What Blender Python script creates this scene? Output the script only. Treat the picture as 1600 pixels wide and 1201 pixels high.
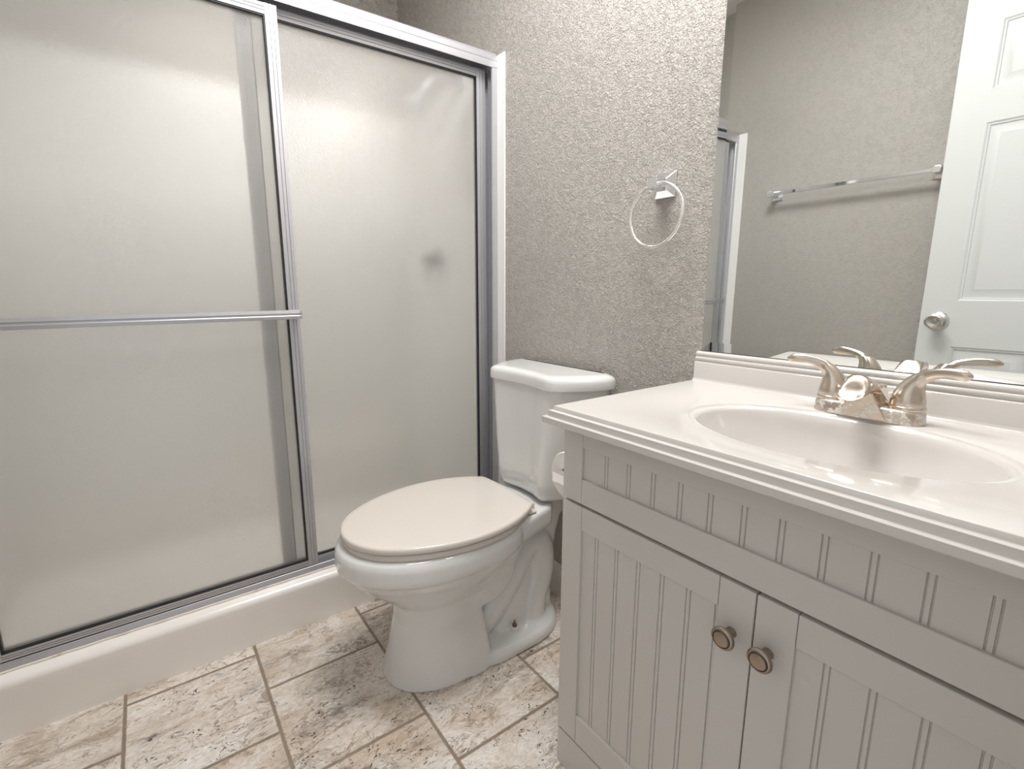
import bpy, bmesh, math, random
from mathutils import Vector, Matrix
random.seed(7)
for o in list(bpy.data.objects):
    bpy.data.objects.remove(o)
scene = bpy.context.scene
COL = scene.collection

# ------------------------------------------------------------------ camera
FPX, PPX, PPY = 764.22, 769.86, 592.16
CAM = Vector((1.3997, -1.0435, 1.0210))
YAW, PITCH, ROLL = 0.9576, -0.1838, -0.0049
cam_data = bpy.data.cameras.new('camera')
cam = bpy.data.objects.new('camera', cam_data)
COL.objects.link(cam)
cam_data.sensor_fit = 'HORIZONTAL'
cam_data.sensor_width = 36.0
cam_data.lens = FPX / 1600 * 36.0
cam_data.shift_x = (800 - PPX) / 1600
cam_data.shift_y = (PPY - 600.5) / 1600
cam_data.clip_start = 0.01
fw = Vector((-math.sin(YAW) * math.cos(PITCH), math.cos(YAW) * math.cos(PITCH), math.sin(PITCH)))
rt = Vector((math.cos(YAW), math.sin(YAW), 0))
up = rt.cross(fw)
r2 = math.cos(ROLL) * rt + math.sin(ROLL) * up
u2 = -math.sin(ROLL) * rt + math.cos(ROLL) * up
m = Matrix.Identity(4)
for i in range(3):
    m[i][0] = r2[i]; m[i][1] = u2[i]; m[i][2] = -fw[i]; m[i][3] = CAM[i]
cam.matrix_world = m
scene.camera = cam

# ------------------------------------------------------------------ world, lights, exposure
world = bpy.data.worlds.new('world')
scene.world = world
world.use_nodes = True
bg = world.node_tree.nodes['Background']
bg.inputs[0].default_value = (0.93, 0.96, 1.0, 1)
bg.inputs[1].default_value = 0.8

def lamp(name, kind, loc, energy, color, size=0.1, rot=(0, 0, 0)):
    d = bpy.data.lights.new(name, kind)
    d.energy = energy
    d.color = color
    if kind == 'AREA':
        d.shape = 'DISK'; d.size = size
    else:
        d.shadow_soft_size = size
    o = bpy.data.objects.new(name, d)
    o.location = loc
    o.rotation_euler = rot
    COL.objects.link(o)
    return o

WARM = (1.0, 0.96, 0.92)
lamp('vanity_bulb', 'POINT', (0.90, -0.15, 1.86), 2.75, WARM, 0.065)
lamp('vanity_bulb', 'POINT', (1.12, -0.15, 1.86), 2.75, WARM, 0.065)
lamp('vanity_bulb', 'POINT', (1.34, -0.15, 1.86), 2.75, WARM, 0.065)
lamp('ceiling_lamp', 'AREA', (0.62, -0.45, 2.37), 26.0, (1.0, 0.99, 0.98), 0.6)

lamp('shower_fill', 'AREA', (-0.42, -0.76, 2.37), 4.6, (1.0, 0.985, 0.96), 0.22).data.spread = math.radians(95)  # added fill light, no fixture there; brightens the stall behind the frosted glass

scene.view_settings.view_transform = 'Standard'
scene.view_settings.look = 'None'
scene.view_settings.gamma = 1
scene.view_settings.use_curve_mapping = False
scene.view_settings.exposure = 0.0
scene.cycles.max_bounces = 14
scene.cycles.diffuse_bounces = 8
scene.cycles.transmission_bounces = 10
scene.cycles.glossy_bounces = 6
scene.cycles.sample_clamp_indirect = 12.0

# ------------------------------------------------------------------ material helpers
class NT:
    """tiny node-graph writer"""
    def __init__(self, name):
        self.m = bpy.data.materials.new(name)
        self.m.use_nodes = True
        self.t = self.m.node_tree
        self.b = self.t.nodes['Principled BSDF']
        self.out = self.t.nodes['Material Output']
    def n(self, kind, **kw):
        nd = self.t.nodes.new(kind)
        for k, v in kw.items():
            setattr(nd, k, v)
        return nd
    def l(self, a, b):
        self.t.links.new(a, b)
    def setin(self, sock, v):
        if isinstance(v, bpy.types.NodeSocket):
            self.l(v, sock)
        else:
            sock.default_value = v
    def math(self, op, a, b=0.0, c=0.0):
        nd = self.n('ShaderNodeMath', operation=op)
        self.setin(nd.inputs[0], a); self.setin(nd.inputs[1], b); self.setin(nd.inputs[2], c)
        return nd.outputs[0]
    def pos(self):
        return self.n('ShaderNodeNewGeometry').outputs['Position']
    def obj(self):
        return self.n('ShaderNodeTexCoord').outputs['Object']
    def noise(self, vec, scale, detail=3, rough=.5, dist=0.0, color=False):
        nd = self.n('ShaderNodeTexNoise')
        self.l(vec, nd.inputs['Vector'])
        nd.inputs['Scale'].default_value = scale
        nd.inputs['Detail'].default_value = detail
        nd.inputs['Roughness'].default_value = rough
        nd.inputs['Distortion'].default_value = dist
        return nd.outputs['Color' if color else 'Fac']
    def ramp(self, f, stops):
        nd = self.n('ShaderNodeValToRGB')
        self.l(f, nd.inputs[0])
        e = nd.color_ramp.elements
        while len(e) < len(stops):
            e.new(0.5)
        for el, (p, c) in zip(e, stops):
            el.position = p
            el.color = (c, c, c, 1) if isinstance(c, (int, float)) else (*c, 1)
        return nd.outputs[0]
    def mix(self, f, a, b, mode='MIX'):
        nd = self.n('ShaderNodeMix', data_type='RGBA', blend_type=mode)
        self.setin(nd.inputs[0], f)
        for s, v in ((nd.inputs[6], a), (nd.inputs[7], b)):
            if isinstance(v, tuple):
                s.default_value = (*v, 1)
            else:
                self.l(v, s)
        return nd.outputs[2]
    def bump(self, h, strength=1.0, dist=0.001, normal=None):
        nd = self.n('ShaderNodeBump')
        nd.inputs['Strength'].default_value = strength
        nd.inputs['Distance'].default_value = dist
        self.l(h, nd.inputs['Height'])
        if normal:
            self.l(normal, nd.inputs['Normal'])
        return nd.outputs[0]
    def mapping(self, vec, scale=(1, 1, 1), rot=(0, 0, 0), loc=(0, 0, 0)):
        nd = self.n('ShaderNodeMapping')
        self.l(vec, nd.inputs[0])
        nd.inputs['Location'].default_value = loc
        nd.inputs['Rotation'].default_value = rot
        nd.inputs['Scale'].default_value = scale
        return nd.outputs[0]

def simple(name, col, rough=.5, metal=0.0, coat=0.0, var=0.0, varscale=8.0, bump=0.0, bscale=200.0, spec=.5):
    t = NT(name)
    b = t.b.inputs
    p = t.obj()
    f = t.noise(p, varscale, 3)
    lo = tuple(c * (1 - var) for c in col)
    hi = tuple(min(1, c * (1 + var)) for c in col)
    t.l(t.mix(f, lo, hi), b['Base Color'])
    b['Roughness'].default_value = rough
    b['Metallic'].default_value = metal
    b['Coat Weight'].default_value = coat
    b['Coat Roughness'].default_value = 0.06
    b['Specular IOR Level'].default_value = spec
    if bump:
        t.l(t.bump(t.noise(p, bscale, 2), 1.0, bump), b['Normal'])
    return t.m

def mat_wall(name, col, depth=0.0027):
    t = NT(name)
    p = t.pos()
    n1 = t.noise(p, 175, 3, .5, 1.2)
    n2 = t.noise(p, 60, 2, .5, 0.8)
    n3 = t.noise(p, 320, 2, .5)
    blob = t.ramp(n1, [(0.42, 0.0), (0.60, 1.0)])
    big = t.ramp(n2, [(0.38, 0.0), (0.62, 1.0)])
    h = t.math('ADD', t.math('MULTIPLY', blob, t.math('ADD', t.math('MULTIPLY', big, .6), .4)), t.math('MULTIPLY', n3, .25))
    t.l(t.bump(h, 1.0, depth), t.b.inputs['Normal'])
    t.l(t.mix(t.noise(p, 2.5, 2), tuple(c * .97 for c in col), tuple(c * 1.03 for c in col)), t.b.inputs['Base Color'])
    t.b.inputs['Roughness'].default_value = .42
    return t.m

def mat_floor():
    t = NT('travertine_tile')
    p = t.pos()
    sep = t.n('ShaderNodeSeparateXYZ'); t.l(p, sep.inputs[0])
    G = 0.3015
    v = t.math('DIVIDE', t.math('ADD', sep.outputs[1], 0.2871 + 6 * G), G)
    row = t.math('FLOOR', v)
    fv = t.math('SUBTRACT', v, row)
    par = t.math('MODULO', row, 2.0)          # row 6 (nearest the back wall) -> 0
    xs = t.math('SUBTRACT', sep.outputs[0], 0.160 - 8 * G)
    u = t.math('ADD', t.math('DIVIDE', xs, G), t.math('MULTIPLY', par, 0.5))
    cl = t.math('FLOOR', u)
    fu = t.math('SUBTRACT', u, cl)
    def edge(f):
        return t.math('MINIMUM', f, t.math('SUBTRACT', 1.0, f))
    wob = t.math('MULTIPLY', t.math('SUBTRACT', t.noise(p, 60, 2), .5), .006)
    e = t.math('ADD', t.math('MINIMUM', edge(fu), edge(fv)), wob)
    g = t.ramp(e, [(0.0095, 0.0), (0.0165, 1.0)])    # 0 grout, 1 tile
    # a random shift and turn for every tile
    comb = t.n('ShaderNodeCombineXYZ'); t.l(cl, comb.inputs[0]); t.l(row, comb.inputs[1])
    wn = t.n('ShaderNodeTexWhiteNoise', noise_dimensions='3D'); t.l(comb.outputs[0], wn.inputs['Vector'])
    add = t.n('ShaderNodeVectorMath', operation='MULTIPLY_ADD')
    t.l(wn.outputs['Color'], add.inputs[0]); add.inputs[1].default_value = (7, 7, 7); t.l(p, add.inputs[2])
    q = t.mapping(add.outputs[0], scale=(1.5, 0.8, 1.5), rot=(0, 0, 0.45))
    warp = t.n('ShaderNodeVectorMath', operation='MULTIPLY_ADD')
    t.l(t.noise(q, 9, 5, .6, color=True), warp.inputs[0]); warp.inputs[1].default_value = (.10, .10, .10); t.l(q, warp.inputs[2])
    w = warp.outputs[0]
    base = t.ramp(t.noise(w, 6.5, 7, .68, .5), [(0.26, (.27, .20, .145)), (0.35, (.55, .46, .38)), (0.43, (.74, .67, .59)), (0.54, (.86, .81, .75)), (.70, (.95, .92, .88))])
    fine = t.noise(w, 85, 7, .8)
    col = t.mix(t.ramp(fine, [(0.40, 0.0), (0.58, 1.0)]), (.42, .335, .26), base, 'MIX')
    col = t.mix(.48, base, col)
    # rusty clouds
    col = t.mix(t.math('MULTIPLY', t.ramp(t.noise(w, 5.0, 4, .6), [(.52, 0.0), (.72, 1.0)]), .55), col, (.50, .34, .22))
    # grey smoky patches, speckled
    sm = t.math('MULTIPLY', t.ramp(t.noise(w, 7.5, 3, .6), [(.53, 0.0), (.68, 1.0)]), t.ramp(t.noise(w, 55, 5, .7), [(.40, 0.0), (.56, 1.0)]))
    col = t.mix(t.math('MULTIPLY', sm, .85), col, (.17, .14, .115))
    # thin veins
    vn = t.math('ABSOLUTE', t.math('SUBTRACT', t.noise(w, 7.0, 5, .6, 1.2), .5))
    vein = t.ramp(vn, [(0.0, 1.0), (0.014, 0.0)])
    col = t.mix(t.math('MULTIPLY', vein, .80), col, (.26, .175, .11))
    # pits
    pn = t.noise(t.mapping(w, scale=(1, 1.5, 1)), 95, 3, .6, .8)
    pm = t.ramp(t.noise(w, 9, 2), [(.47, 0.0), (.56, 1.0)])
    pit = t.math('MULTIPLY', t.ramp(pn, [(.605, 0.0), (.63, 1.0)]), pm)
    col = t.mix(pit, col, (.07, .05, .038))
    tint = t.mix(wn.outputs['Value'], (.90, .89, .88), (1.0, 1.0, 1.0))
    col = t.mix(1.0, col, tint, 'MULTIPLY')
    grout = t.mix(t.noise(p, 30, 4), (.20, .155, .11), (.34, .27, .205))
    col = t.mix(g, grout, col)
    t.l(col, t.b.inputs['Base Color'])
    t.l(t.ramp(g, [(0, .75), (1, .30)]), t.b.inputs['Roughness'])
    h = t.math('ADD', g, t.math('SUBTRACT', t.math('MULTIPLY', fine, .12), t.math('MULTIPLY', pit, .35)))
    t.l(t.bump(h, .8, .0016), t.b.inputs['Normal'])
    return t.m

def mat_frosted():
    t = NT('frosted_shower_glass')
    p = t.pos()
    h = t.math('ADD', t.noise(p, 330, 2, .5), t.math('MULTIPLY', t.noise(p, 120, 2, .5), .6))
    nrm = t.bump(h, .6, .0006)
    rf = t.n('ShaderNodeBsdfRefraction'); rf.inputs['Color'].default_value = (.985, .985, .975, 1)
    rf.inputs['IOR'].default_value = 1.36; rf.inputs['Roughness'].default_value = .22; t.l(nrm, rf.inputs['Normal'])
    gl = t.n('ShaderNodeBsdfGlossy'); gl.inputs['Roughness'].default_value = .20; t.l(nrm, gl.inputs['Normal'])
    tr = t.n('ShaderNodeBsdfTranslucent'); tr.inputs['Color'].default_value = (.90, .89, .87, 1)
    df = t.n('ShaderNodeBsdfDiffuse'); df.inputs['Color'].default_value = (.90, .88, .85, 1)
    fr = t.n('ShaderNodeFresnel'); fr.inputs['IOR'].default_value = 1.62
    def mx(f, a, b):
        s = t.n('ShaderNodeMixShader'); t.setin(s.inputs[0], f); t.l(a, s.inputs[1]); t.l(b, s.inputs[2]); return s.outputs[0]
    body = mx(.31, rf.outputs[0], mx(.45, tr.outputs[0], df.outputs[0]))
    t.l(mx(fr.outputs[0], body, gl.outputs[0]), t.out.inputs['Surface'])
    return t.m

def mat_nickel(name, col, limescale=False, rough=.27):
    t = NT(name)
    p = t.obj()
    st = t.noise(t.mapping(p, scale=(1, 1, 3)), 40, 2)
    b = t.b.inputs
    b['Metallic'].default_value = 1.0
    t.l(t.ramp(st, [(.3, rough - .02), (.7, rough + .03)]), b['Roughness'])
    base = t.mix(st, tuple(c * .97 for c in col), col)
    if limescale:
        sep = t.n('ShaderNodeSeparateXYZ'); t.l(t.pos(), sep.inputs[0])
        low = t.ramp(t.math('SUBTRACT', sep.outputs[2], .808), [(0.012, 1.0), (0.036, 0.0)])
        spot = t.ramp(t.noise(p, 55, 4, .6), [(.50, 0.0), (.58, 1.0)])
        k = t.math('MULTIPLY', low, spot)
        base = t.mix(k, base, (.72, .70, .67))
        t.l(t.math('SUBTRACT', 1.0, t.math('MULTIPLY', k, .85)), b['Metallic'])
        t.l(t.bump(k, .5, .0008), b['Normal'])
    t.l(base, b['Base Color'])
    return t.m

def mat_caulk():
    t = NT('stained_caulk')
    p = t.mapping(t.pos(), scale=(1, .35, 1))
    f = t.noise(p, 60, 5, .7)
    k = t.math('MULTIPLY', t.ramp(f, [(.53, 0.0), (.60, 1.0)]), t.ramp(t.noise(p, 14, 2), [(.42, .25), (.6, 1.0)]))
    t.l(t.mix(k, (.80, .76, .69), (.30, .19, .08)), t.b.inputs['Base Color'])
    t.b.inputs['Roughness'].default_value = .5
    return t.m

M = dict(
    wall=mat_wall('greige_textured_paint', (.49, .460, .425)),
    wallsmooth=mat_wall('greige_smooth_paint_shaded', (.43, .405, .375), .0008),  # same greige paint, shade of the front wall put into its colour; shallower relief
    ceil=mat_wall('ceiling_paint', (.72, .70, .67), .0012),
    floor=mat_floor(),
    porcelain=simple('white_porcelain', (.74, .74, .73), .07, coat=.5, var=.01),
    seat=simple('biscuit_plastic', (.66, .615, .565), .12, var=.01),
    acrylic=simple('white_acrylic', (.88, .845, .805), .22, var=.02),
    surround=simple('shower_wall_acrylic', (.84, .83, .81), .3, var=.01),
    marble=simple('cultured_marble', (.62, .595, .57), .10, coat=.3, var=.015, varscale=5),
    paint=simple('cabinet_paint', (.61, .585, .560), .38, var=.015, varscale=6, bump=.00015, bscale=160),
    trim=simple('trim_paint', (.70, .68, .65), .35, var=.01),
    door=simple('door_paint', (.68, .69, .68), .35, var=.01, bump=.0002, bscale=120),
    alu=simple('satin_aluminium', (.54, .54, .565), .42, metal=.70, var=.04, varscale=20),
    aludark=simple('dark_aluminium', (.42, .43, .46), .42, metal=.9, var=.05),  # darker grey metal for the shower valve escutcheon
    chrome=simple('chrome', (.84, .85, .87), .05, metal=1.0, var=.01),
    ringm=simple('polished_ring_metal', (.88, .88, .87), .16, metal=.85, var=.01),
    nickel=mat_nickel('brushed_nickel', (.66, .585, .505), True, .24),
    knobm=mat_nickel('antique_nickel', (.40, .33, .27), rough=.36),
    knobd=simple('dark_patina', (.07, .05, .04), .5, metal=.6),
    steel=mat_nickel('satin_steel', (.66, .63, .60)),
    rubber=simple('black_gasket', (.012, .012, .013), .5),
    paper=simple('white_paper', (.82, .79, .76), .9, var=.02, bump=.0003, bscale=90),
    card=simple('cardboard', (.40, .29, .19), .8),
    caulk=mat_caulk(),
    bolt=simple('tarnished_bolt', (.22, .16, .11), .4, metal=.9, var=.3, varscale=90),
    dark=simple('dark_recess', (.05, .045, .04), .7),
    frost=mat_frosted(),
)
t = NT('mirror_silver'); t.b.inputs['Metallic'].default_value = 1; t.b.inputs['Roughness'].default_value = .012
fl = t.ramp(t.noise(t.pos(), 900, 2, .6), [(.74, 0.0), (.80, 1.0)])
t.l(t.mix(fl, (.86, .885, .875), (.95, .93, .90)), t.b.inputs['Base Color'])
M['mirror'] = t.m

# ------------------------------------------------------------------ mesh helpers
def mk(name, bm, mat, parent=None, smooth=35, kind=None, label=None, cat=None, group=None, bevel=0, loc=None, mats=None):
    bmesh.ops.remove_doubles(bm, verts=bm.verts, dist=1e-6)
    bmesh.ops.recalc_face_normals(bm, faces=bm.faces)
    if loc is not None:
        bmesh.ops.translate(bm, verts=bm.verts, vec=-Vector(loc))
    me = bpy.data.meshes.new(name)
    bm.to_mesh(me); bm.free()
    for mm in (mats or [mat]):
        me.materials.append(mm)
    if smooth:
        me.polygons.foreach_set('use_smooth', [True] * len(me.polygons))
        me.set_sharp_from_angle(angle=math.radians(smooth))
    o = bpy.data.objects.new(name, me)
    COL.objects.link(o)
    if loc is not None:
        o.location = loc
    if parent:
        o.parent = parent
        o.matrix_parent_inverse = parent_inv(parent)
    if bevel:
        b = o.modifiers.new('bevel', 'BEVEL'); b.width = bevel; b.segments = 2
        b.limit_method = 'ANGLE'; b.angle_limit = math.radians(40)
    tag(o, label, cat, group, kind)
    return o

def parent_inv(p):
    mm = Matrix.Identity(4)
    q = p
    chain = []
    while q:
        chain.append(q); q = q.parent
    for q in reversed(chain):
        mm = mm @ q.matrix_parent_inverse @ Matrix.LocRotScale(q.location, q.rotation_euler, q.scale)
    return mm.inverted()

def tag(o, label=None, cat=None, group=None, kind=None):
    if label: o['label'] = label
    if cat: o['category'] = cat
    if group: o['group'] = group
    if kind: o['kind'] = kind

def empty(name, loc, label, cat, group=None):
    o = bpy.data.objects.new(name, None)
    o.empty_display_size = .05
    o.location = loc
    COL.objects.link(o)
    tag(o, label, cat, group)
    return o

def box(bm, x0, x1, y0, y1, z0, z1):
    vs = [bm.verts.new((x, y, z)) for z in (z0, z1) for y in (y0, y1) for x in (x0, x1)]
    for f in ((0, 2, 3, 1), (4, 5, 7, 6), (0, 1, 5, 4), (2, 6, 7, 3), (0, 4, 6, 2), (1, 3, 7, 5)):
        bm.faces.new([vs[i] for i in f])

def loft(bm, rings, cap0=True, cap1=True, closed=True):
    R = [[bm.verts.new(p) for p in r] for r in rings]
    n = len(R[0])
    for a, b in zip(R, R[1:]):
        for i in range(n if closed else n - 1):
            j = (i + 1) % n
            bm.faces.new((a[i], a[j], b[j], b[i]))
    if cap0: bm.faces.new(R[0])
    if cap1: bm.faces.new(R[-1])
    return R

def extrude_y(bm, prof, y0, y1):      # prof: [(x,z)]
    loft(bm, [[(x, y0, z) for x, z in prof], [(x, y1, z) for x, z in prof]])
def extrude_z(bm, prof, z0, z1):      # prof: [(x,y)]
    loft(bm, [[(x, y, z0) for x, y in prof], [(x, y, z1) for x, y in prof]])
def extrude_x(bm, prof, x0, x1):      # prof: [(y,z)]
    loft(bm, [[(x0, y, z) for y, z in prof], [(x1, y, z) for y, z in prof]])

def lathe(bm, prof, origin, axis='z', n=40):   # prof: [(r, h)]
    rings = []
    for r, h in prof:
        ring = []
        for i in range(n):
            a = 2 * math.pi * i / n
            c, s = r * math.cos(a), r * math.sin(a)
            if axis == 'z': v = (c, s, h)
            elif axis == 'y': v = (c, h, s)
            else: v = (h, c, s)
            ring.append((origin[0] + v[0], origin[1] + v[1], origin[2] + v[2]))
        rings.append(ring)
    loft(bm, rings)

def tube(bm, pts, radii, n=16, squash=None, upv=(0, 0, 1), caps=True):
    """swept tube; radii float or list; squash = (side, up) factors per point or None"""
    pts = [Vector(p) for p in pts]
    if isinstance(radii, (int, float)): radii = [radii] * len(pts)
    rings = []
    for k, p in enumerate(pts):
        d = (pts[min(k + 1, len(pts) - 1)] - pts[max(k - 1, 0)]).normalized()
        s = d.cross(Vector(upv))
        if s.length < 1e-4: s = d.cross(Vector((0, 1, 0)))
        s.normalize(); u = s.cross(d)
        sq = squash[k] if squash else (1, 1)
        rings.append([tuple(p + s * math.cos(2 * math.pi * i / n) * radii[k] * sq[0] + u * math.sin(2 * math.pi * i / n) * radii[k] * sq[1]) for i in range(n)])
    loft(bm, rings, caps, caps)

def catmull(P, seg=6, closed=False):
    out = []
    n = len(P)
    rng = n if closed else n - 1
    for i in range(rng):
        g = lambda k: P[k % n] if closed else P[max(0, min(n - 1, k))]
        p0, p1, p2, p3 = g(i - 1), g(i), g(i + 1), g(i + 2)
        for s in range(seg):
            t_ = s / seg
            out.append(tuple(.5 * ((2 * b) + (-a + c) * t_ + (2 * a - 5 * b + 4 * c - d) * t_ ** 2 + (-a + 3 * b - 3 * c + d) * t_ ** 3) for a, b, c, d in zip(p0, p1, p2, p3)))
    if not closed: out.append(tuple(P[-1]))
    return out

def mirror_outline(half, cx, seg=6):
    """half: (dx,y) from front centre round the right side to back centre"""
    h = catmull(half, seg)
    h = [(max(0, a), b) for a, b in h]
    return [(cx + a, b) for a, b in h] + [(cx - a, b) for a, b in reversed(h[1:-1])]

# ------------------------------------------------------------------ room shell
W = -1.5092; XR = 1.50; XL = -0.7915; ZC = 2.3858
def slab(name, x0, x1, y0, y1, z0, z1, mat, kind='structure'):
    bm = bmesh.new(); box(bm, x0, x1, y0, y1, z0, z1)
    return mk(name, bm, mat, smooth=0, kind=kind)
slab('floor', XL - .1, XR + .1, W - .1, .1, -.08, 0, M['floor'])
slab('ceiling', XL - .1, XR + .1, W - .1, .1, ZC, ZC + .08, M['ceil'])
slab('wall_back', XL - .1, XR + .1, 0, .1, 0, ZC, M['wall'])
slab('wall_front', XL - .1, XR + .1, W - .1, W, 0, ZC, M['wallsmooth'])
slab('wall_left', XL - .1, XL, W, 0, 0, ZC, M['wall'])
bm = bmesh.new()
DY0, DY1, DZ = W + .035, W + .035 + .735, 2.045     # doorway in the right wall
box(bm, XR, XR + .1, W, DY0, 0, ZC); box(bm, XR, XR + .1, DY1, 0, 0, ZC); box(bm, XR, XR + .1, DY0, DY1, DZ, ZC)
mk('wall_right', bm, M['wall'], smooth=0, kind='structure')
bm = bmesh.new()
box(bm, XR, XR + .1, DY0 - .001, DY0 + .012, 0, DZ); box(bm, XR, XR + .1, DY1 - .012, DY1 + .001, 0, DZ); box(bm, XR, XR + .1, DY0, DY1, DZ - .012, DZ + .001)
mk('trim_1', bm, M['trim'], smooth=0, kind='structure')
# baseboards
bprof = [(0, 0), (-.012, 0), (-.012, .092), (-.010, .100), (-.006, .104), (-.005, .112), (0, .113)]
bm = bmesh.new(); extrude_x(bm, bprof, .001, .742)
mk('baseboard_back', bm, M['trim'], kind='structure')
bm = bmesh.new(); extrude_x(bm, [(W - y, z) for y, z in bprof], .001, XR)
mk('baseboard_front', bm, M['trim'], kind='structure')

# ------------------------------------------------------------------ shower
# white receptor (curb + pan)
bm = bmesh.new()
cp = [(-.034, 0), (-.0215, .118), (-.0180, .136), (-.0180, .142), (-.0198, .1475), (-.0240, .1520), (-.0310, .1560), (-.046, .1625), (-.060, .1645), (-.108, .1645),
      (-.114, .160), (-.118, .150), (-.128, .070), (-.140, .052), (-.17, .045), (-.60, .040), (XL + .002, .045), (XL + .002, 0)]
extrude_y(bm, cp, W + .002, -.002)
stall = empty('shower_stall', (-.40, W / 2, 0), 'white acrylic shower stall with rounded curb and wall surround', 'shower stall')
mk('curb_and_pan', bm, M['acrylic'], stall, smooth=50)
# surround
T = .006
bm = bmesh.new()
box(bm, XL + .001, XL + T, W + .001, -.001, .046, 1.772)
for (ya, yb) in ((-T, -.0005), (W + .0005, W + T)):
    box(bm, XL + T, -.1, ya, yb, .056, 1.772)
    box(bm, -.1, 0, ya, yb, .166, 1.772)
mk('wall_surround', bm, M['surround'], stall, smooth=30, bevel=.0015)
# caulk bead lies on the curb
bm = bmesh.new()
pts = [(-.0440 + .0006 * math.sin(i * 1.7), W + .01 + i * .0205, .1640) for i in range(73)]
tube(bm, pts, .0026, 8)
mk('caulk_bead', bm, M['caulk'], stall, label='brown stained caulk line')

# fixed frame of the enclosure
enc = empty('shower_enclosure', (-.07, W / 2, .165), 'satin metal framed sliding shower doors of frosted glass on the white curb', 'shower enclosure')
YA, YB = W + T + .0005, -T - .0005
bm = bmesh.new()
hp = [(-.040, 1.733), (-.040, 1.752), (-.0405, 1.7535), (-.0395, 1.755), (-.0395, 1.766), (-.0415, 1.773), (-.046, 1.779), (-.053, 1.7825), (-.062, 1.784),
      (-.100, 1.784), (-.104, 1.780), (-.104, 1.733), (-.1015, 1.733), (-.1015, 1.775), (-.0425, 1.775), (-.0425, 1.733)]
extrude_y(bm, hp, YA, YB)
mk('header_rail', bm, M['alu'], enc, smooth=30)
bm = bmesh.new()
bp = [(-.0445, .1648), (-.0445, .180), (-.0455, .182), (-.0445, .1835), (-.0455, .1845), (-.0475, .1845), (-.0480, .170), (-.0645, .170), (-.0655, .200),
      (-.0680, .200), (-.0685, .170), (-.0930, .170), (-.0935, .196), (-.0975, .196), (-.0985, .1648)]
extrude_y(bm, bp, YA, YB)
mk('bottom_track', bm, M['alu'], enc, smooth=30)
for s in (0, 1):
    bm = bmesh.new()
    y0 = YB if s == 0 else YA
    g = -1 if s == 0 else 1
    jp = [(-.040, y0), (-.040, y0 + g * .020), (-.0445, y0 + g * .022), (-.0455, y0 + g * .004), (-.0685, y0 + g * .004), (-.069, y0 + g * .016), (-.0715, y0 + g * .016),
          (-.072, y0 + g * .004), (-.0985, y0 + g * .004), (-.0995, y0 + g * .022), (-.103, y0 + g * .022), (-.103, y0)]
    extrude_z(bm, jp, .166, 1.734)
    mk('wall_jamb', bm, M['alu'], enc, smooth=30)

def frame_bars(bm, x0, x1, y0, y1, z0, z1, w, wb, wt):
    """panel frame of extruded bars with two grooves, mitred look; x1 is the room-side face"""
    d = .0022
    def bar_v(ya, yb, za, zb):
        L = yb - ya
        f = [(0, 0), (.30, 0), (.315, -d), (.375, -d), (.39, 0), (.61, 0), (.625, -d), (.685, -d), (.70, 0), (1, 0)]
        prof = [(x1 + dd, ya + L * a) for a, dd in f] + [(x0, yb), (x0, ya)]
        extrude_z(bm, prof, za, zb)
    def bar_h(za, zb, ya, yb):
        L = zb - za
        f = [(0, 0), (.30, 0), (.315, -d), (.375, -d), (.39, 0), (.61, 0), (.625, -d), (.685, -d), (.70, 0), (1, 0)]
        prof = [(x1 + dd, za + L * a) for a, dd in f] + [(x0, zb), (x0, za)]
        extrude_y(bm, prof, ya, yb)
    bar_v(y1 - w, y1, z0, z1); bar_v(y0, y0 + w, z0, z1)
    bar_h(z0 + .001, z0 + wb, y0 + w + .0003, y1 - w - .0003); bar_h(z1 - wt, z1 - .001, y0 + w + .0003, y1 - w - .0003)

def gasket(bm, x0, x1, y0, y1, z0, z1, w=.004):
    box(bm, x0, x1, y0, y0 + w, z0, z1); box(bm, x0, x1, y1 - w, y1, z0, z1)
    box(bm, x0, x1, y0 + w, y1 - w, z0, z0 + w); box(bm, x0, x1, y0 + w, y1 - w, z1 - w, z1)

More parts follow.
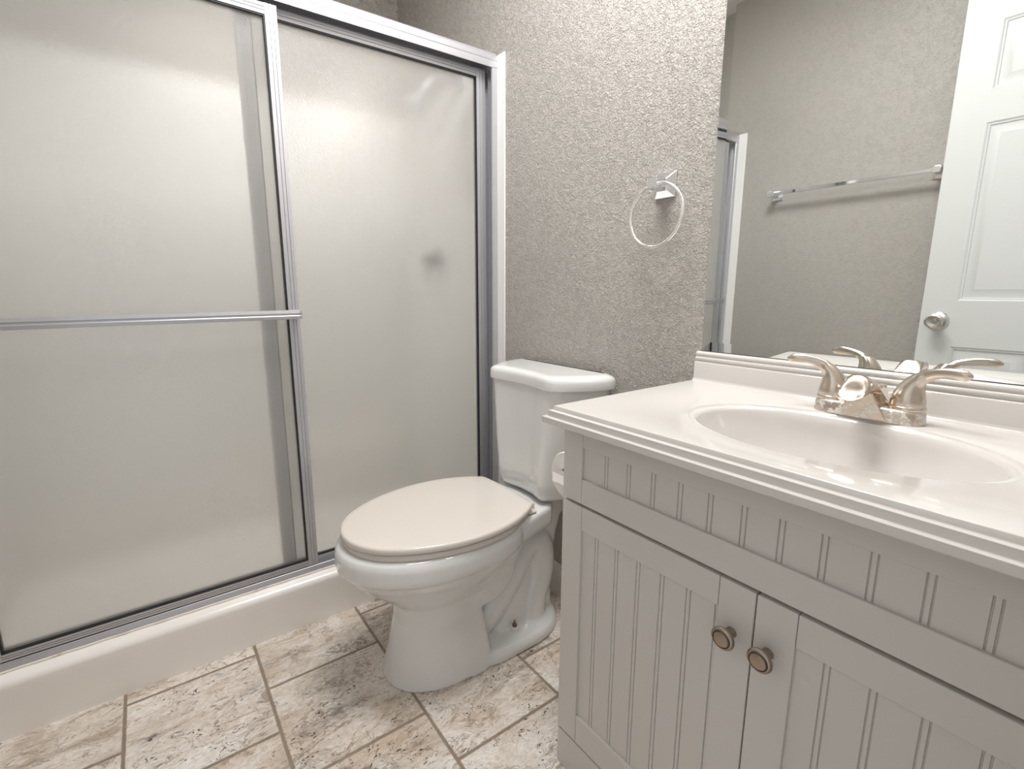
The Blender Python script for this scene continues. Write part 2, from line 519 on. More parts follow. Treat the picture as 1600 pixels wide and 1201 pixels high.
def shower_door(xc, y0, y1, z0, z1, label, wr, wl_, bar=False):
    x0, x1 = xc - .011, xc + .011
    bm = bmesh.new()
    frame_bars(bm, x0, x1, y0, y1, z0, z1, wr, .018, .026)
    d = mk('sliding_door', bm, M['alu'], enc, smooth=30, label=label)
    gy0, gy1, gz0, gz1 = y0 + wr, y1 - wr, z0 + .018, z1 - .026
    bm = bmesh.new(); gasket(bm, xc - .006, xc + .0095, gy0, gy1, gz0, gz1)
    mk('gasket', bm, M['rubber'], d, smooth=0)
    bm = bmesh.new(); box(bm, xc - .0025, xc + .0025, gy0 + .001, gy1 - .001, gz0 + .001, gz1 - .001)
    mk('frosted_glass', bm, M['frost'], d, smooth=0)
    if bar:
        b = bmesh.new()
        X, zc, h, r = .0 - .002, .953, .0125, .010
        prof = [(X, zc - h), (X + .002, zc - h * .95), (X + .0035, zc - h * .3), (X + .0015, zc - h * .12), (X + .0015, zc + h * .12), (X + .0035, zc + h * .3), (X + .002, zc + h * .95), (X, zc + h),
                (X - .006, zc + h), (X - .007, zc + h * .5), (X - .007, zc - h * .5), (X - .006, zc - h)]
        # straight run with curved returns to the stiles
        path = []
        for a in range(0, 91, 15):
            q = math.radians(a)
            path.append((y1 - .002 - .014 * (1 - math.sin(q)) - .0, -.030 + .030 * (1 - math.cos(q)) if a < 90 else 0.0, q))
        rings = []
        ya, yb = y0 + .006, y1 - .004
        def ring(y, dx, sx=1.0):
            return [(px + dx, y, pz) for px, pz in prof]
        rings += [ring(ya, -.004), ring(ya + .004, -.001), ring(ya + .010, 0), ring(yb - .010, 0), ring(yb - .004, -.001), ring(yb, -.004)]
        loft(b, rings)
        for yy in (ya + .008, yb - .008):
            extrude_z(b, [(x1 - .001, yy - .007), (X - .005, yy - .007), (X - .005, yy + .007), (x1 - .001, yy + .007)], zc - .009, zc + .009)
        mk('towel_bar', b, M['alu'], d, smooth=40)
    return d

shower_door(-.0565, -1.425, -.6895, .187, 1.7235, 'frosted sliding shower door on the left, carrying a horizontal metal towel bar', .0285, 0, True)
shower_door(-.0845, -.783, -.0325, .178, 1.734, 'frosted sliding shower door behind the toilet, without a towel bar', .034, 0)

# plumbing inside the shower, seen blurred
sv = empty('shower_valve', (-.47, -T, 1.14), 'blurred chrome shower valve seen through the frosted glass', 'shower valve')
bm = bmesh.new(); lathe(bm, [(.0, -.0005), (.052, -.0005), (.051, -.005), (.040, -.010), (.022, -.012), (.0, -.012)], (-.47, -T, 1.14), 'y')
mk('escutcheon', bm, M['aludark'], sv)
bm = bmesh.new(); lathe(bm, [(0, -.011), (.020, -.011), (.024, -.03), (.026, -.055), (.018, -.062), (0, -.063)], (-.47, -T, 1.14), 'y')
tube(bm, [(-.47, -T - .05, 1.14), (-.46, -T - .055, 1.09), (-.455, -T - .06, 1.05)], [.010, .008, .006], 12)
mk('valve_handle', bm, M['knobd'], sv)
sh = empty('overhead_shower', (-.27, -T, 1.76), 'blurred chrome shower head on a bent arm behind the frosted glass', 'shower head')
bm = bmesh.new(); tube(bm, catmull([(-.27, -T, 1.76), (-.27, -.07, 1.765), (-.27, -.13, 1.745), (-.27, -.16, 1.70)], 5), .010, 12)
lathe(bm, [(0, -.0005), (.030, -.0005), (.026, -.008), (.012, -.012), (0, -.012)], (-.27, -T, 1.76), 'y', 24)
mk('shower_arm', bm, M['alu'], sh)
bm = bmesh.new(); tube(bm, [(-.27, -.16, 1.71), (-.27, -.172, 1.685), (-.27, -.188, 1.655), (-.27, -.196, 1.64)], [.014, .020, .042, .044], 24)
mk('spray_head', bm, M['alu'], sh)

# ------------------------------------------------------------------ toilet
TX = .308
toilet = empty('toilet', (TX, -.35, 0), 'white two-piece toilet with closed biscuit seat between shower and vanity', 'toilet')
def egg(cx, a, yf, yb, ym, z, n=48, p=2.0, pb=2.6):
    """front half ellipse-like to yf, back half squarer to yb; ym = widest y"""
    out = []
    for i in range(n):
        t_ = 2 * math.pi * i / n
        c, s = math.cos(t_), math.sin(t_)
        pp = pb if s > 0 else p
        x = a * math.copysign(abs(c) ** (2 / pp), c)
        L = (yb - ym) if s > 0 else (ym - yf)
        y = ym + L * math.copysign(abs(s) ** (2 / pp), s)
        out.append((cx + x, y, z))
    return out
bm = bmesh.new()
# bowl
loft(bm, [egg(TX, .088, -.575, -.30, -.44, .175, p=2.2), egg(TX, .098, -.592, -.29, -.45, .215, p=2.2), egg(TX, .118, -.632, -.27, -.46, .245), egg(TX, .140, -.672, -.26, -.46, .280),
          egg(TX, .157, -.699, -.25, -.46, .310), egg(TX, .166, -.710, -.24, -.46, .330), egg(TX, .172, -.717, -.23, -.46, .337), egg(TX, .184, -.730, -.22, -.46, .342), egg(TX, .188, -.734, -.22, -.46, .352), egg(TX, .188, -.734, -.22, -.46, .385),
          egg(TX, .183, -.728, -.22, -.46, .400), egg(TX, .172, -.716, -.22, -.46, .406)])
# deck under the tank, joined to the rim
def deck(k, z, dy=0):
    half = [(-.46, .150), (-.38, .166), (-.32, .157), (-.27, .145), (-.22, .131), (-.18, .120), (-.150, .112), (-.138, .102), (-.130, .086), (-.115, .072), (-.070, .068), (-.045, .060)]
    return [(TX + w_ * k, y_ + dy, z) for y_, w_ in half] + [(TX - w_ * k, y_ + dy, z) for y_, w_ in reversed(half)]
loft(bm, [deck(.60, .325), deck(.86, .336), deck(.97, .345), deck(1.0, .358), deck(1.0, .396), deck(.98, .402), deck(.94, .4055)])
# front pedestal, with a flat rear edge
loft(bm, [egg(TX, .129, -.628, -.352, -.43, 0, p=2.2, pb=9), egg(TX, .126, -.624, -.354, -.43, .012, p=2.2, pb=9), egg(TX, .112, -.606, -.365, -.44, .09, p=2.2, pb=9), egg(TX, .100, -.590, -.375, -.45, .165, p=2.2, pb=9),
          egg(TX, .100, -.590, -.375, -.45, .24, p=2.2, pb=9)])
# body under the bowl running back above the recess
loft(bm, [egg(TX, .096, -.50, -.325, -.40, .170, p=3, pb=9), egg(TX, .098, -.52, -.290, -.38, .190, p=3, pb=9), egg(TX, .103, -.52, -.268, -.38, .225, p=3, pb=9), egg(TX, .116, -.52, -.262, -.38, .27, p=3, pb=8), egg(TX, .132, -.52, -.25, -.38, .31, p=3, pb=6), egg(TX, .145, -.52, -.23, -.38, .35, p=3, pb=5)])
# web between the pedestal and the trapway
box(bm, TX - .045, TX + .045, -.40, -.12, .0, .30)
loft(bm, [egg(TX, .082, -.33, -.12, -.22, .02, p=4, pb=3), egg(TX, .070, -.31, -.12, -.22, .10, p=4, pb=3), egg(TX, .060, -.28, -.12, -.20, .17, p=4, pb=3), egg(TX, .052, -.24, -.12, -.18, .25, p=4, pb=3)])
# foot
loft(bm, [egg(TX, .136, -.40, -.072, -.24, 0, p=6, pb=2.4), egg(TX, .136, -.40, -.072, -.24, .022, p=6, pb=2.4), egg(TX, .130, -.40, -.078, -.24, .034, p=6, pb=2.4), egg(TX, .112, -.40, -.095, -.24, .041, p=6, pb=2.4), egg(TX, .08, -.40, -.12, -.24, .046, p=6, pb=2.4)])
# trapway, bulging on both sides
for s in (-1, 1):
    pth = catmull([(TX + s * .020, -.385, .060), (TX + s * .028, -.325, .105), (TX + s * .034, -.262, .190), (TX + s * .034, -.205, .270), (TX + s * .033, -.160, .274), (TX + s * .031, -.134, .222),
                   (TX + s * .030, -.140, .150), (TX + s * .034, -.165, .095), (TX + s * .042, -.178, .040), (TX + s * .045, -.180, .02)], 5)
    tube(bm, pth, [.054] * len(pth), 20, upv=(1, 0, 0))
# rear support
loft(bm, [egg(TX, .055, -.20, -.08, -.12, .02, p=4, pb=5), egg(TX, .050, -.18, -.09, -.12, .15, p=4, pb=5), egg(TX, .060, -.18, -.07, -.12, .28, p=4, pb=5), egg(TX, .072, -.20, -.055, -.12, .36, p=4, pb=5)])
bowl = mk('bowl', bm, M['porcelain'], toilet, smooth=0, label='glossy cooler white porcelain bowl and pedestal')
rm = bowl.modifiers.new('remesh', 'REMESH'); rm.mode = 'VOXEL'; rm.voxel_size = .0042; rm.use_smooth_shade = True
sm = bowl.modifiers.new('smooth', 'SMOOTH'); sm.factor = .5; sm.iterations = 8

# seat and lid
lid_half = [(0, -.7165), (.035, -.712), (.075, -.695), (.115, -.661), (.150, -.607), (.176, -.540), (.190, -.465), (.190, -.400), (.178, -.335), (.156, -.280), (.130, -.238), (.112, -.226), (.06, -.222), (0, -.221)]
def scaled(half, k, dy=0, yc=-.46):
    return [(a * k, yc + (b - yc) * k + dy) for a, b in half]
def ring_at(half, z, k=1.0, off=0.0, seg=6):
    o = mirror_outline(half, TX, seg)
    c = Vector((TX, -.46))
    res = []
    n = len(o)
    for i in range(n):
        p0, p1, p2 = Vector(o[i - 1]), Vector(o[i]), Vector(o[(i + 1) % n])
        d = (p2 - p0).normalized(); nrm = Vector((d.y, -d.x))
        if nrm.dot(p1 - c) < 0: nrm = -nrm
        q = p1 - nrm * off
        res.append((q.x, q.y, z))
    return res
bm = bmesh.new()
loft(bm, [ring_at(lid_half, .4250, off=.004), ring_at(lid_half, .4255, off=.0005), ring_at(lid_half, .4268), ring_at(lid_half, .4350, off=.0003), ring_at(lid_half, .4385, off=.002), ring_at(lid_half, .4402, off=.006), ring_at(scaled(lid_half, .93), .4408, off=.004), ring_at(scaled(lid_half, .75), .4412)])
mk('seat_lid', bm, M['seat'], toilet, smooth=60, label='closed biscuit coloured lid')
bm = bmesh.new()
seat_half = [(a, b if b < -.3 else b - .012) for a, b in lid_half]
loft(bm, [ring_at(seat_half, .4062, off=.010), ring_at(seat_half, .4068, off=.005), ring_at(seat_half, .410, off=.0040), ring_at(seat_half, .4195, off=.0040), ring_at(seat_half, .4215, off=.007)])
mk('seat_ring', bm, M['seat'], toilet, smooth=60, label='biscuit coloured seat ring')
for s in (-1, 1):
    bm = bmesh.new()
    box(bm, TX + s * .078 - .02, TX + s * .078 + .02, -.232, -.200, .4068, .424)
    box(bm, TX + s * .112 - .012, TX + s * .112 + .012, -.240, -.214, .4068, .4135)
    mk('hinge', bm, M['seat'], toilet, smooth=30, bevel=.003)

# tank
tank_half = [(0, -.175), (.05, -.1765), (.095, -.1835), (.128, -.186), (.152, -.170), (.182, -.125), (.204, -.072), (.211, -.035), (.2075, -.016), (.200, -.0105), (.15, -.010), (.08, -.010), (0, -.010)]
def tank_ring(z, sx, off=0.0, sy=1.0):
    out = []
    o = mirror_outline(tank_half, 0, 5)
    n = len(o)
    for i in range(n):
        p0, p1, p2 = Vector(o[i - 1]), Vector(o[i]), Vector(o[(i + 1) % n])
        d = (p2 - p0).normalized(); nrm = Vector((d.y, -d.x))
        if nrm.dot(p1 - Vector((0, -.09))) < 0: nrm = -nrm
        q = p1 - nrm * off
        out.append((TX + q.x * sx, -.012 + (q.y + .012) * sy - .002, z))
    return out
bm = bmesh.new()
loft(bm, [tank_ring(.411, .60, .010, .84), tank_ring(.414, .66, .005, .89), tank_ring(.424, .705, .003, .94), tank_ring(.442, .745, .002, .97), tank_ring(.475, .77, .002, .98), tank_ring(.56, .83, .004), tank_ring(.65, .895, .005), tank_ring(.748, .965, .006)])
tankbody = mk('tank', bm, M['porcelain'], toilet, smooth=50, label='tapered white porcelain tank')
bm = bmesh.new(); box(bm, TX - .06, TX + .06, -.13, -.05, .398, .414)
mk('tank_gasket', bm, M['dark'], toilet, smooth=0)
bm = bmesh.new()
loft(bm, [tank_ring(.7482, 1.0, .003), tank_ring(.7495, 1.02, .000), tank_ring(.754, 1.025, 0), tank_ring(.770, 1.025, 0), tank_ring(.7775, 1.02, .0015), tank_ring(.783, 1.01, .006), tank_ring(.7862, .985, .011, .985), tank_ring(.7875, .96, .013, .96), tank_ring(.788, .90, .015, .90)])
mk('tank_lid', bm, M['porcelain'], toilet, smooth=60)
# floor bolt and its washer, with sealant round the foot
for s in (1,):
    bm = bmesh.new()
    bx_, by_ = .394, -.262
    lathe(bm, [(0, .040), (.0135, .040), (.0135, .0500), (.010, .052), (0, .052)], (bx_, by_, 0), 'z', 24)
    w_ = mk('floor_bolt', bm, M['porcelain'], toilet, smooth=40, label='rusty floor bolt on a white washer')
    bm = bmesh.new()
    lathe(bm, [(0, .052), (.0070, .052), (.0070, .0575), (.0045, .0585), (.0028, .059), (.0028, .0675), (.0018, .0715), (0, .072)], (bx_, by_, 0), 'z', 10)
    mk('nut', bm, M['bolt'], w_, smooth=30)

# ------------------------------------------------------------------ vanity cabinet
CX0, CX1, CY = .737, XR - .003, -.409
van = empty('vanity_cabinet', ((CX0 + CX1) / 2, CY / 2, 0), 'light greige painted vanity cabinet with beadboard doors under the sink top', 'cabinet')
PD = .018
bm = bmesh.new()
box(bm, CX0, CX0 + .016, CY + PD + .001, -.002, 0, .777); box(bm, CX1 - .016, CX1, CY + PD + .001, -.002, 0, .777)
box(bm, CX0 + .016, CX1 - .016, -.012, -.002, 0, .777); box(bm, CX0 + .016, CX1 - .016, CY + PD + .001, -.012, .07, .086)
box(bm, CX0 + .016, CX1 - .016, CY + PD + .001, CY + .04, .60, .777)
box(bm, (CX0+CX1)/2 - .02, (CX0+CX1)/2 + .02, CY + PD + .001, CY + .03, .086, .60)
mk('body', bm, M['paint'], van, smooth=0)

def bead_panel(bm, x0, x1, z0, z1, yf, grooves, depth=.0026, w=.0012, gap=.0034):
    prof = [(x0, yf)]
    for g in grooves:
        for c in (g - gap, g + gap):
            if x0 + .004 < c < x1 - .004:
                prof += [(c - w, yf), (c - w * .3, yf + depth), (c + w * .3, yf + depth), (c + w, yf)]
    prof += [(x1, yf), (x1, yf + .006), (x0, yf + .006)]
    extrude_z(bm, prof, z0, z1)

def frame_rect(bm, x0, x1, z0, z1, wl_, wr_, wt, wb, y0, y1):
    g = .0004
    box(bm, x0, x0 + wl_ - g, y0, y1, z0, z1); box(bm, x1 - wr_ + g, x1, y0, y1, z0, z1)
    box(bm, x0 + wl_ + g, x1 - wr_ - g, y0, y1, z1 - wt, z1); box(bm, x0 + wl_ + g, x1 - wr_ - g, y0, y1, z0, z0 + wb)

MID = 1.1165
beads = [.8405 + i * .0493 for i in range(13)]
bm = bmesh.new()
frame_rect(bm, CX0, CX1, .6185, .776, .049, .049, .047, .049, CY, CY + PD)
f = mk('false_drawer_front', bm, M['paint'], van, smooth=0, bevel=.0012)
bm = bmesh.new(); bead_panel(bm, CX0 + .049, CX1 - .049, .6185 + .048, .776 - .046, CY + .0055, beads)
mk('beadboard_panel', bm, M['paint'], f, smooth=20)
def vdoor(x0, x1, knob_x, first, label):
    o = bmesh.new()
    frame_rect(o, x0, x1, .090, .6125, .0515, .0515, .047, .064, CY, CY + PD)
    d = mk('cabinet_door', o, M['paint'], van, smooth=0, bevel=.0012)
    n = 5
    xa, xb = x0 + .0515, x1 - .0515
    gs = [xa + .0355 + i * .0475 for i in range(6)]
    b = bmesh.new(); bead_panel(b, xa - .001, xb + .001, .090 + .063, .6125 - .046, CY + .0055, gs)
    mk('beadboard_panel', b, M['paint'], d, smooth=20)
    b = bmesh.new()
    lathe(b, [(0, .0005), (.008, .0005), (.0075, -.002), (.0060, -.005), (.0065, -.013), (.010, -.0175), (.0158, -.0195), (.0168, -.0215), (.0165, -.0235), (.0145, -.0255), (.0128, -.0262), (.0125, -.0256),
              (.0112, -.0256), (.0109, -.0262), (.0105, -.0262), (.0102, -.0275), (.006, -.0285), (0, -.0288)], (knob_x, CY, .5365), 'y', 40)
    k = mk('knob', b, M['knobm'], d, smooth=40, label='round antique nickel knob with raised rings')
    b = bmesh.new(); lathe(b, [(.0113, -.0252), (.0124, -.0252), (.0124, -.0259), (.0113, -.0259), (.0113, -.0252)], (knob_x, CY, .5365), 'y', 40)
    # dark antique line inlaid in the knob face
    for ff in list(b.faces):
        if len(ff.verts) > 4: b.faces.remove(ff)
    for ff in b.faces: pass
    kk = mk('knob_ring_line', b, M['knobd'], d, smooth=0)
    return d
vdoor(CX0, MID - .001, MID - .0295, True, None)
vdoor(MID + .001, CX1, MID + .0215, False, None)
bm = bmesh.new(); box(bm, CX0, CX1, CY, CY + PD, 0, .0865)
mk('base_panel', bm, M['paint'], van, smooth=0, bevel=.001)

# ------------------------------------------------------------------ cultured marble top
top = empty('countertop', (1.12, -.23, .79), 'cream cultured marble vanity top with an oval basin and backsplash', 'countertop')
VX, VD, H = .7538, -.4498, .81
ex, ey, ea, eb = 1.116, -.2475, .2065, .1435
x0, x1, y0, y1 = VX, XR - .001, VD, -.001
angs = set(2 * math.pi * i / 144 for i in range(144))
for cx_, cy_ in ((x0, y0), (x1, y0), (x1, y1), (x0, y1)):
    angs.add(math.atan2(cy_ - ey, cx_ - ex) % (2 * math.pi))
angs = sorted(angs)
def rect_hit(a):
    c, s = math.cos(a), math.sin(a)
    t_ = min([v for v in ((x1 - ex) / c if c > 1e-9 else 9, (x0 - ex) / c if c < -1e-9 else 9, (y1 - ey) / s if s > 1e-9 else 9, (y0 - ey) / s if s < -1e-9 else 9) if v > 0])
    return ex + c * t_, ey + s * t_
rings = []
def erad(a, k): 
    r_ = 1 / math.sqrt((math.cos(a) / (ea * k)) ** 2 + (math.sin(a) / (eb * k)) ** 2) if k > 0 else 0
    return r_
def edist(a, off):
    r_ = erad(a, 1) - off
    return r_
prof = [(1.0, 0, H), (1.0, .0015, H - .0006), (1.0, .0035, H - .0034), (1.0, .0060, H - .0048), (1.0, .0095, H - .0050), (1.0, .0125, H - .0044), (1.0, .0150, H - .0060), (1.0, .0175, H - .0105), (1.0, .0205, H - .0190),
        (.86, .0, H - .032), (.80, 0, H - .055), (.72, 0, H - .080), (.60, 0, H - .100), (.45, 0, H - .113), (.28, 0, H - .121), (.12, 0, H - .125), (.10, 0, H - .129), (.02, 0, H - .129)]
for k, off, z in reversed(prof):
    rings.append([(ex + math.cos(a) * (erad(a, k) - off), ey + math.sin(a) * (erad(a, k) - off), z) for a in angs])
def eoff(p, o):
    x, y = p
    if abs(x - x0) < 1e-5: x -= o
    if abs(y - y0) < 1e-5: y -= o
    return x, y
rect = [rect_hit(a) for a in angs]
rings.append([(ex + (px - ex) * .995, ey + (py - ey) * .995, H) for px, py in rect])
for o, z in ((0, H), (.0008, H - .0004), (.0014, H - .0014), (.0022, H - .0074), (.0030, H - .0082), (.0086, H - .0088), (.0090, H - .0094), (.0092, H - .0192), (.0096, H - .0198),
             (.0162, H - .0202), (.0168, H - .0209), (.0170, H - .0306), (.0162, H - .0318), (-.025, H - .0318)):
    rings.append([(*eoff(p, o), z) for p in rect])
bm = bmesh.new(); loft(bm, rings, cap0=True, cap1=False)
mk('counter_with_basin', bm, M['marble'], top, smooth=32)
bm = bmesh.new()
bs = [(-.001, H + .0001), (-.0260, H + .0001), (-.0235, H + .0012), (-.0212, H + .0040), (-.0200, H + .0080), (-.0200, .8510), (-.0190, .8530), (-.0165, .8545), (-.0165, .8560), (-.0185, .8580), (-.0185, .8625), (-.0165, .8645), (-.0150, .8655), (-.0150, .8670),
      (-.0165, .8685), (-.0165, .8720), (-.0145, .8750), (-.0115, .8765), (-.001, .8765)]
extrude_x(bm, bs, VX + .001, XR - .001)
mk('backsplash', bm, M['marble'], top, smooth=50)
bm = bmesh.new(); lathe(bm, [(0, H - .131), (.020, H - .131), (.0215, H - .1275), (.019, H - .1265), (.015, H - .1285), (0, H - .1285)], (ex, ey, 0), 'z', 32)
mk('drain', bm, M['nickel'], top, smooth=40, label='metal drain ring in the basin')

# ------------------------------------------------------------------ faucet
FX, FY = 1.1125, -.0825
fc = empty('faucet', (FX, FY, H), 'brushed nickel two-handle faucet with limescale on the vanity top', 'faucet')
def rrect(cx_, cy_, hx, hy, r, z, n=8):
    out = []
    for (sx, sy, a0) in ((1, 1, 0), (-1, 1, 90), (-1, -1, 180), (1, -1, 270)):
        for i in range(n + 1):
            a = math.radians(a0 + 90 * i / n)
            out.append((cx_ + sx * (hx - r) + r * math.cos(a), cy_ + sy * (hy - r) + r * math.sin(a), z))
    return out
bm = bmesh.new()
loft(bm, [rrect(FX, FY, .0765, .0275, .0270, H + .0003), rrect(FX, FY, .0765, .0275, .0270, H + .003), rrect(FX, FY, .0755, .0265, .026, H + .016), rrect(FX, FY, .0735, .0245, .024, H + .0205), rrect(FX, FY, .071, .022, .0215, H + .022)])
mk('base_plate', bm, M['nickel'], fc, smooth=40)
# spout: flared body, rising forward to a rounded head
bm = bmesh.new()
def ell(c, hw, hh, tilt, n=24, p=2.3):
    out = []
    ct, st = math.cos(tilt), math.sin(tilt)
    for i in range(n):
        a = 2 * math.pi * i / n
        u_ = hw * math.copysign(abs(math.cos(a)) ** (2 / p), math.cos(a)); v_ = hh * math.copysign(abs(math.sin(a)) ** (2 / p), math.sin(a))
        out.append((c[0] + u_, c[1] - v_ * st, c[2] + v_ * ct))
    return out
S = FX
loft(bm, [ell((S, FY + .012, H + .018), .0300, .016, 1.45), ell((S, FY + .004, H + .030), .0245, .0165, 1.15), ell((S, FY - .008, H + .042), .0205, .0165, .85), ell((S, FY - .024, H + .052), .0185, .0160, .55),
          ell((S, FY - .042, H + .057), .0185, .0165, .25), ell((S, FY - .056, H + .057), .0190, .0180, 0), ell((S, FY - .068, H + .053), .0185, .0180, -.35), ell((S, FY - .0765, H + .048), .0165, .0150, -.75), ell((S, FY - .0815, H + .043), .012, .010, -1.1), ell((S, FY - .083, H + .040), .005, .004, -1.3)])
mk('spout', bm, M['nickel'], fc, smooth=60)
bm = bmesh.new()
# triangular web under the spout, flaring down to the plate
tri = lambda hw, y, z: [(S - hw, y, z), (S + hw, y, z), (S + hw * .8, y + .030, z), (S - hw * .8, y + .030, z)]
loft(bm, [tri(.0350, FY - .0285, H + .0008), tri(.0300, FY - .029, H + .012), tri(.0185, FY - .031, H + .034), tri(.010, FY - .034, H + .050)])
mk('spout_web', bm, M['nickel'], fc, smooth=30, bevel=.0015)
bm = bmesh.new(); lathe(bm, [(0, H + .034), (.0095, H + .034), (.0105, H + .0315), (.0095, H + .029), (.004, H + .028), (.0025, H + .026), (.0025, H + .002), (0, H + .002)][::-1], (S, FY + .0425, .014), 'z', 20)
mk('lift_rod', bm, M['nickel'], fc, smooth=40)
for s in (-1, 1):
    hx = FX + s * .0510
    bm = bmesh.new()
    lathe(bm, [(0, H + .0215), (.0235, H + .0215), (.0240, H + .0235), (.0235, H + .0265), (.0225, H + .0275), (0, H + .0275)], (hx, FY, 0), 'z', 32)
    hd = mk('handle', bm, M['nickel'], fc, smooth=40)
    bm = bmesh.new()
    P_ = catmull([(hx, FY, H + .0272, .0225), (hx, FY, H + .036, .0222), (hx + s * .001, FY, H + .047, .0198), (hx + s * .004, FY - .001, H + .058, .0160), (hx + s * .009, FY - .003, H + .068, .0120), (hx + s * .018, FY - .006, H + .0765, .0088),
                  (hx + s * .030, FY - .009, H + .0820, .0072), (hx + s * .043, FY - .012, H + .0845, .0072), (hx + s * .056, FY - .015, H + .0850, .0076), (hx + s * .066, FY - .017, H + .0845, .0062), (hx + s * .072, FY - .018, H + .0845, .002)], 4)
    tube(bm, [p[:3] for p in P_], [p[3] for p in P_], 20, squash=[(1, 1) if i < 20 else (1.15, .78) for i in range(len(P_))], upv=(0, 1, 0))
    mk('lever', bm, M['nickel'], hd, smooth=60)

# ------------------------------------------------------------------ mirror
bm = bmesh.new()
def rr(i, y):
    return [(.7608 + i, y, .8775 + i), (XR - .001 - i, y, .8775 + i), (XR - .001 - i, y, 1.74 - i), (.7608 + i, y, 1.74 - i)]
loft(bm, [rr(0, -.0005), rr(0, -.0047), rr(.021, -.0054)])
mk('wall_mirror', bm, M['mirror'], smooth=0, label='large wall mirror with slanted glass edges above the vanity', cat='mirror')
mw = bpy.data.objects['wall_mirror']
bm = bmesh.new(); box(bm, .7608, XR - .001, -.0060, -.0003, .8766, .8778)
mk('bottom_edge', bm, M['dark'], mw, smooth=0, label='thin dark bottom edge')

# ------------------------------------------------------------------ towel ring
rg = empty('towel_ring', (.6365, 0, 1.2585), 'silver towel ring hanging from a square chrome post beside the mirror', 'towel ring')
def sq(cx_, cz, h, y):
    return [(cx_ - h, y, cz - h), (cx_ + h, y, cz - h), (cx_ + h, y, cz + h), (cx_ - h, y, cz + h)]
def post(bm, cx_, cz, sgn, y0, L, base=.0285, neck=.0125, cap=.0135):
    g = lambda h, d: sq(cx_, cz, h, y0 + sgn * d)
    loft(bm, [g(base, .0003), g(base, .004), g(base - .002, .006), g(neck + .004, .014), g(neck, .020), g(neck, L - .020), g(cap, L - .018), g(cap, L - .001), g(cap - .001, L)])
bm = bmesh.new(); post(bm, .6365, 1.2585, -1, 0, .056, .0285)
mk('mounting_post', bm, M['chrome'], rg, smooth=25, bevel=.0008)
bm = bmesh.new()
rcx, rcy, rcz, RR = .6445, -.0455, 1.1865, .0715
pts = [(rcx + RR * math.cos(a), rcy + .004 * math.sin(a) , rcz + RR * math.sin(a)) for a in [2 * math.pi * i / 72 for i in range(72)]]
n_ = 12; R_ = []
for i in range(72):
    a = 2 * math.pi * i / 72
    c = Vector(pts[i]); rad = Vector((math.cos(a), 0, math.sin(a)))
    R_.append([bm.verts.new(c + (rad * math.cos(2 * math.pi * j / n_) + Vector((0, 1, 0)) * math.sin(2 * math.pi * j / n_)) * .0041) for j in range(n_)])
for i in range(72):
    for j in range(n_):
        bm.faces.new((R_[i][j], R_[(i + 1) % 72][j], R_[(i + 1) % 72][(j + 1) % n_], R_[i][(j + 1) % n_]))
mk('ring', bm, M['ringm'], rg, smooth=60)

# ------------------------------------------------------------------ towel bar on the opposite wall
tb = empty('towel_bar', (.475, W, 1.45), 'chrome wall towel bar seen in the mirror beside the open door', 'towel bar')
for cx_ in (.172, .772):
    bm = bmesh.new(); post(bm, cx_, 1.450, 1, W, .075, .0255, .011, .0125)
    mk('bracket', bm, M['chrome'], tb, smooth=25, bevel=.0008)
bm = bmesh.new(); box(bm, .166, .778, W + .057, W + .071, 1.443, 1.457)
mk('bar', bm, M['chrome'], tb, smooth=0, bevel=.001)

# ------------------------------------------------------------------ six-panel door, open against the front wall
DXA, DXB, DYF, DYB = .800, XR - .006, -1.4005, -1.4355
bm = bmesh.new()
box(bm, DXA, DXB, DYB, DYF - .010, .012, 2.035)
cols = [(DXA + .098, DXA + .302), (DXB - .302, DXB - .098)]
rows = [(.215, .800), (.968, 1.572), (1.678, 1.892)]
zs = [.012] + [v for r_ in rows for v in r_] + [2.035]
for i in range(0, len(zs), 2):
    box(bm, DXA, DXB, DYF - .010, DYF, zs[i], zs[i + 1])
for (za, zb) in rows:
    box(bm, DXA, cols[0][0], DYF - .010, DYF, za, zb); box(bm, cols[0][1], cols[1][0], DYF - .010, DYF, za, zb); box(bm, cols[1][1], DXB, DYF - .010, DYF, za, zb)
    for (xa, xb) in cols:
        def rc(i, y): return [(xa + i, y, za + i), (xb - i, y, za + i), (xb - i, y, zb - i), (xa + i, y, zb - i)]
        loft(bm, [rc(0, DYF - .0002), rc(.005, DYF - .004), rc(.009, DYF - .0045), rc(.011, DYF - .0085), rc(.016, DYF - .009), rc(.038, DYF - .0035), rc(.0395, DYF - .0025)], cap0=False)
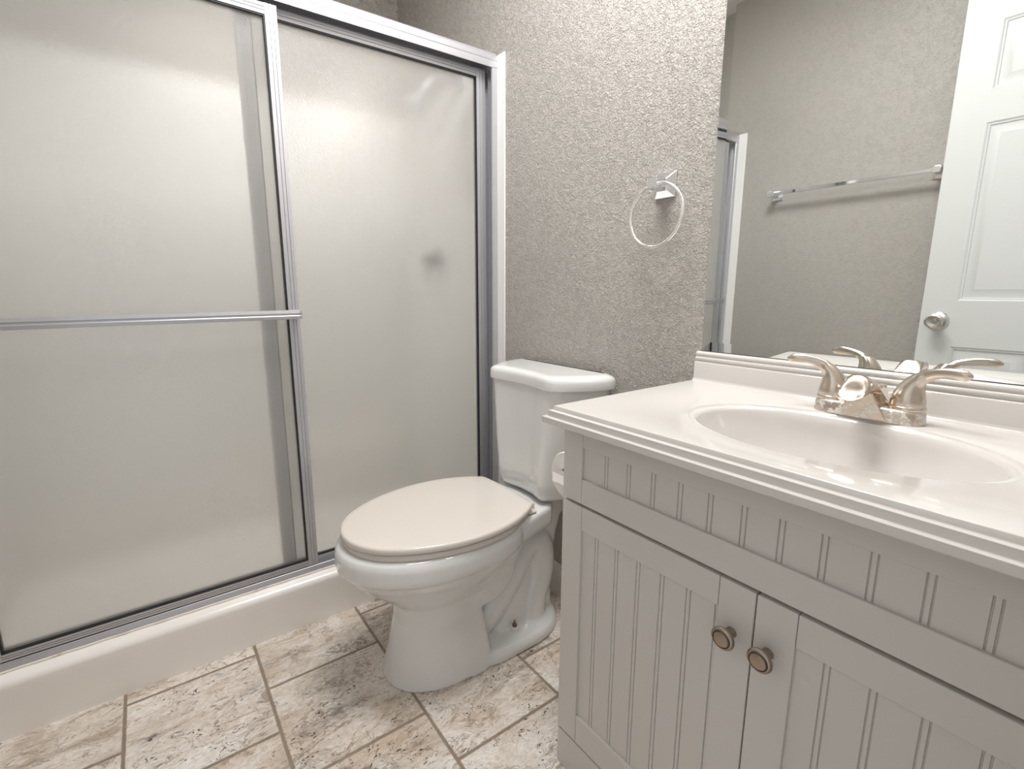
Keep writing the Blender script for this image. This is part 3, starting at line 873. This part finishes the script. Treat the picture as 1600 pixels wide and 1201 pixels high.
mk('door_1', bm, M['door'], smooth=30, kind='structure', label='white six-panel door standing open, seen in the mirror', loc=None)
dr = bpy.data.objects['door_1']
bm = bmesh.new()
kx, kz = .853, .893
lathe(bm, [(0, .0003), (.033, .0003), (.0325, .005), (.028, .009), (.018, .011), (.013, .014), (.012, .030), (.018, .036), (.0255, .043), (.0275, .052), (.0265, .061), (.021, .064), (.0195, .061), (.008, .058), (.0075, .061), (0, .0615)], (kx, DYF, kz), 'y', 40)
mk('door_knob', bm, M['steel'], dr, smooth=40)
bm = bmesh.new(); box(bm, DXA - .0012, DXA + .001, DYB + .006, DYF - .006, kz - .028, kz + .028); box(bm, DXA - .009, DXA, DYB + .012, DYF - .012, kz - .009, kz + .009)
mk('latch', bm, M['steel'], dr, smooth=0)

# ------------------------------------------------------------------ toilet paper
hold = empty('toilet_paper_holder', (CX0, -.30, .62), 'chrome toilet paper holder on the left side of the vanity cabinet', 'paper holder')
for yy in (-.352, -.228):
    bm = bmesh.new()
    box(bm, .652, CX0 - .0003, yy - .009, yy + .009, .609, .633); box(bm, CX0 - .006, CX0 - .0003, yy - .020, yy + .020, .598, .644)
    mk('holder_arm', bm, M['chrome'], hold, smooth=0, bevel=.0015)
bm = bmesh.new(); lathe(bm, [(0, 0), (.008, 0), (.008, .104), (0, .104)], (.676, -.342, .621), 'y', 20)
mk('spindle', bm, M['chrome'], hold, smooth=40)
bm = bmesh.new()
lathe(bm, [(.020, .004), (.052, .004), (.0535, .006), (.0535, .098), (.052, .100), (.020, .100), (.020, .004)], (.676, -.342, .621), 'y', 56)
for ff in [q for q in bm.faces if len(q.verts) > 4]: bm.faces.remove(ff)
roll = mk('toilet_paper_roll', bm, M['paper'], smooth=50, label='white toilet paper roll held at the left side of the vanity', cat='paper roll')
bm = bmesh.new()
lathe(bm, [(.0185, .004), (.020, .004), (.020, .100), (.0185, .100), (.0185, .004)], (.676, -.342, .621), 'y', 40)
for ff in [q for q in bm.faces if len(q.verts) > 4]: bm.faces.remove(ff)
mk('cardboard_core', bm, M['card'], roll, smooth=50)
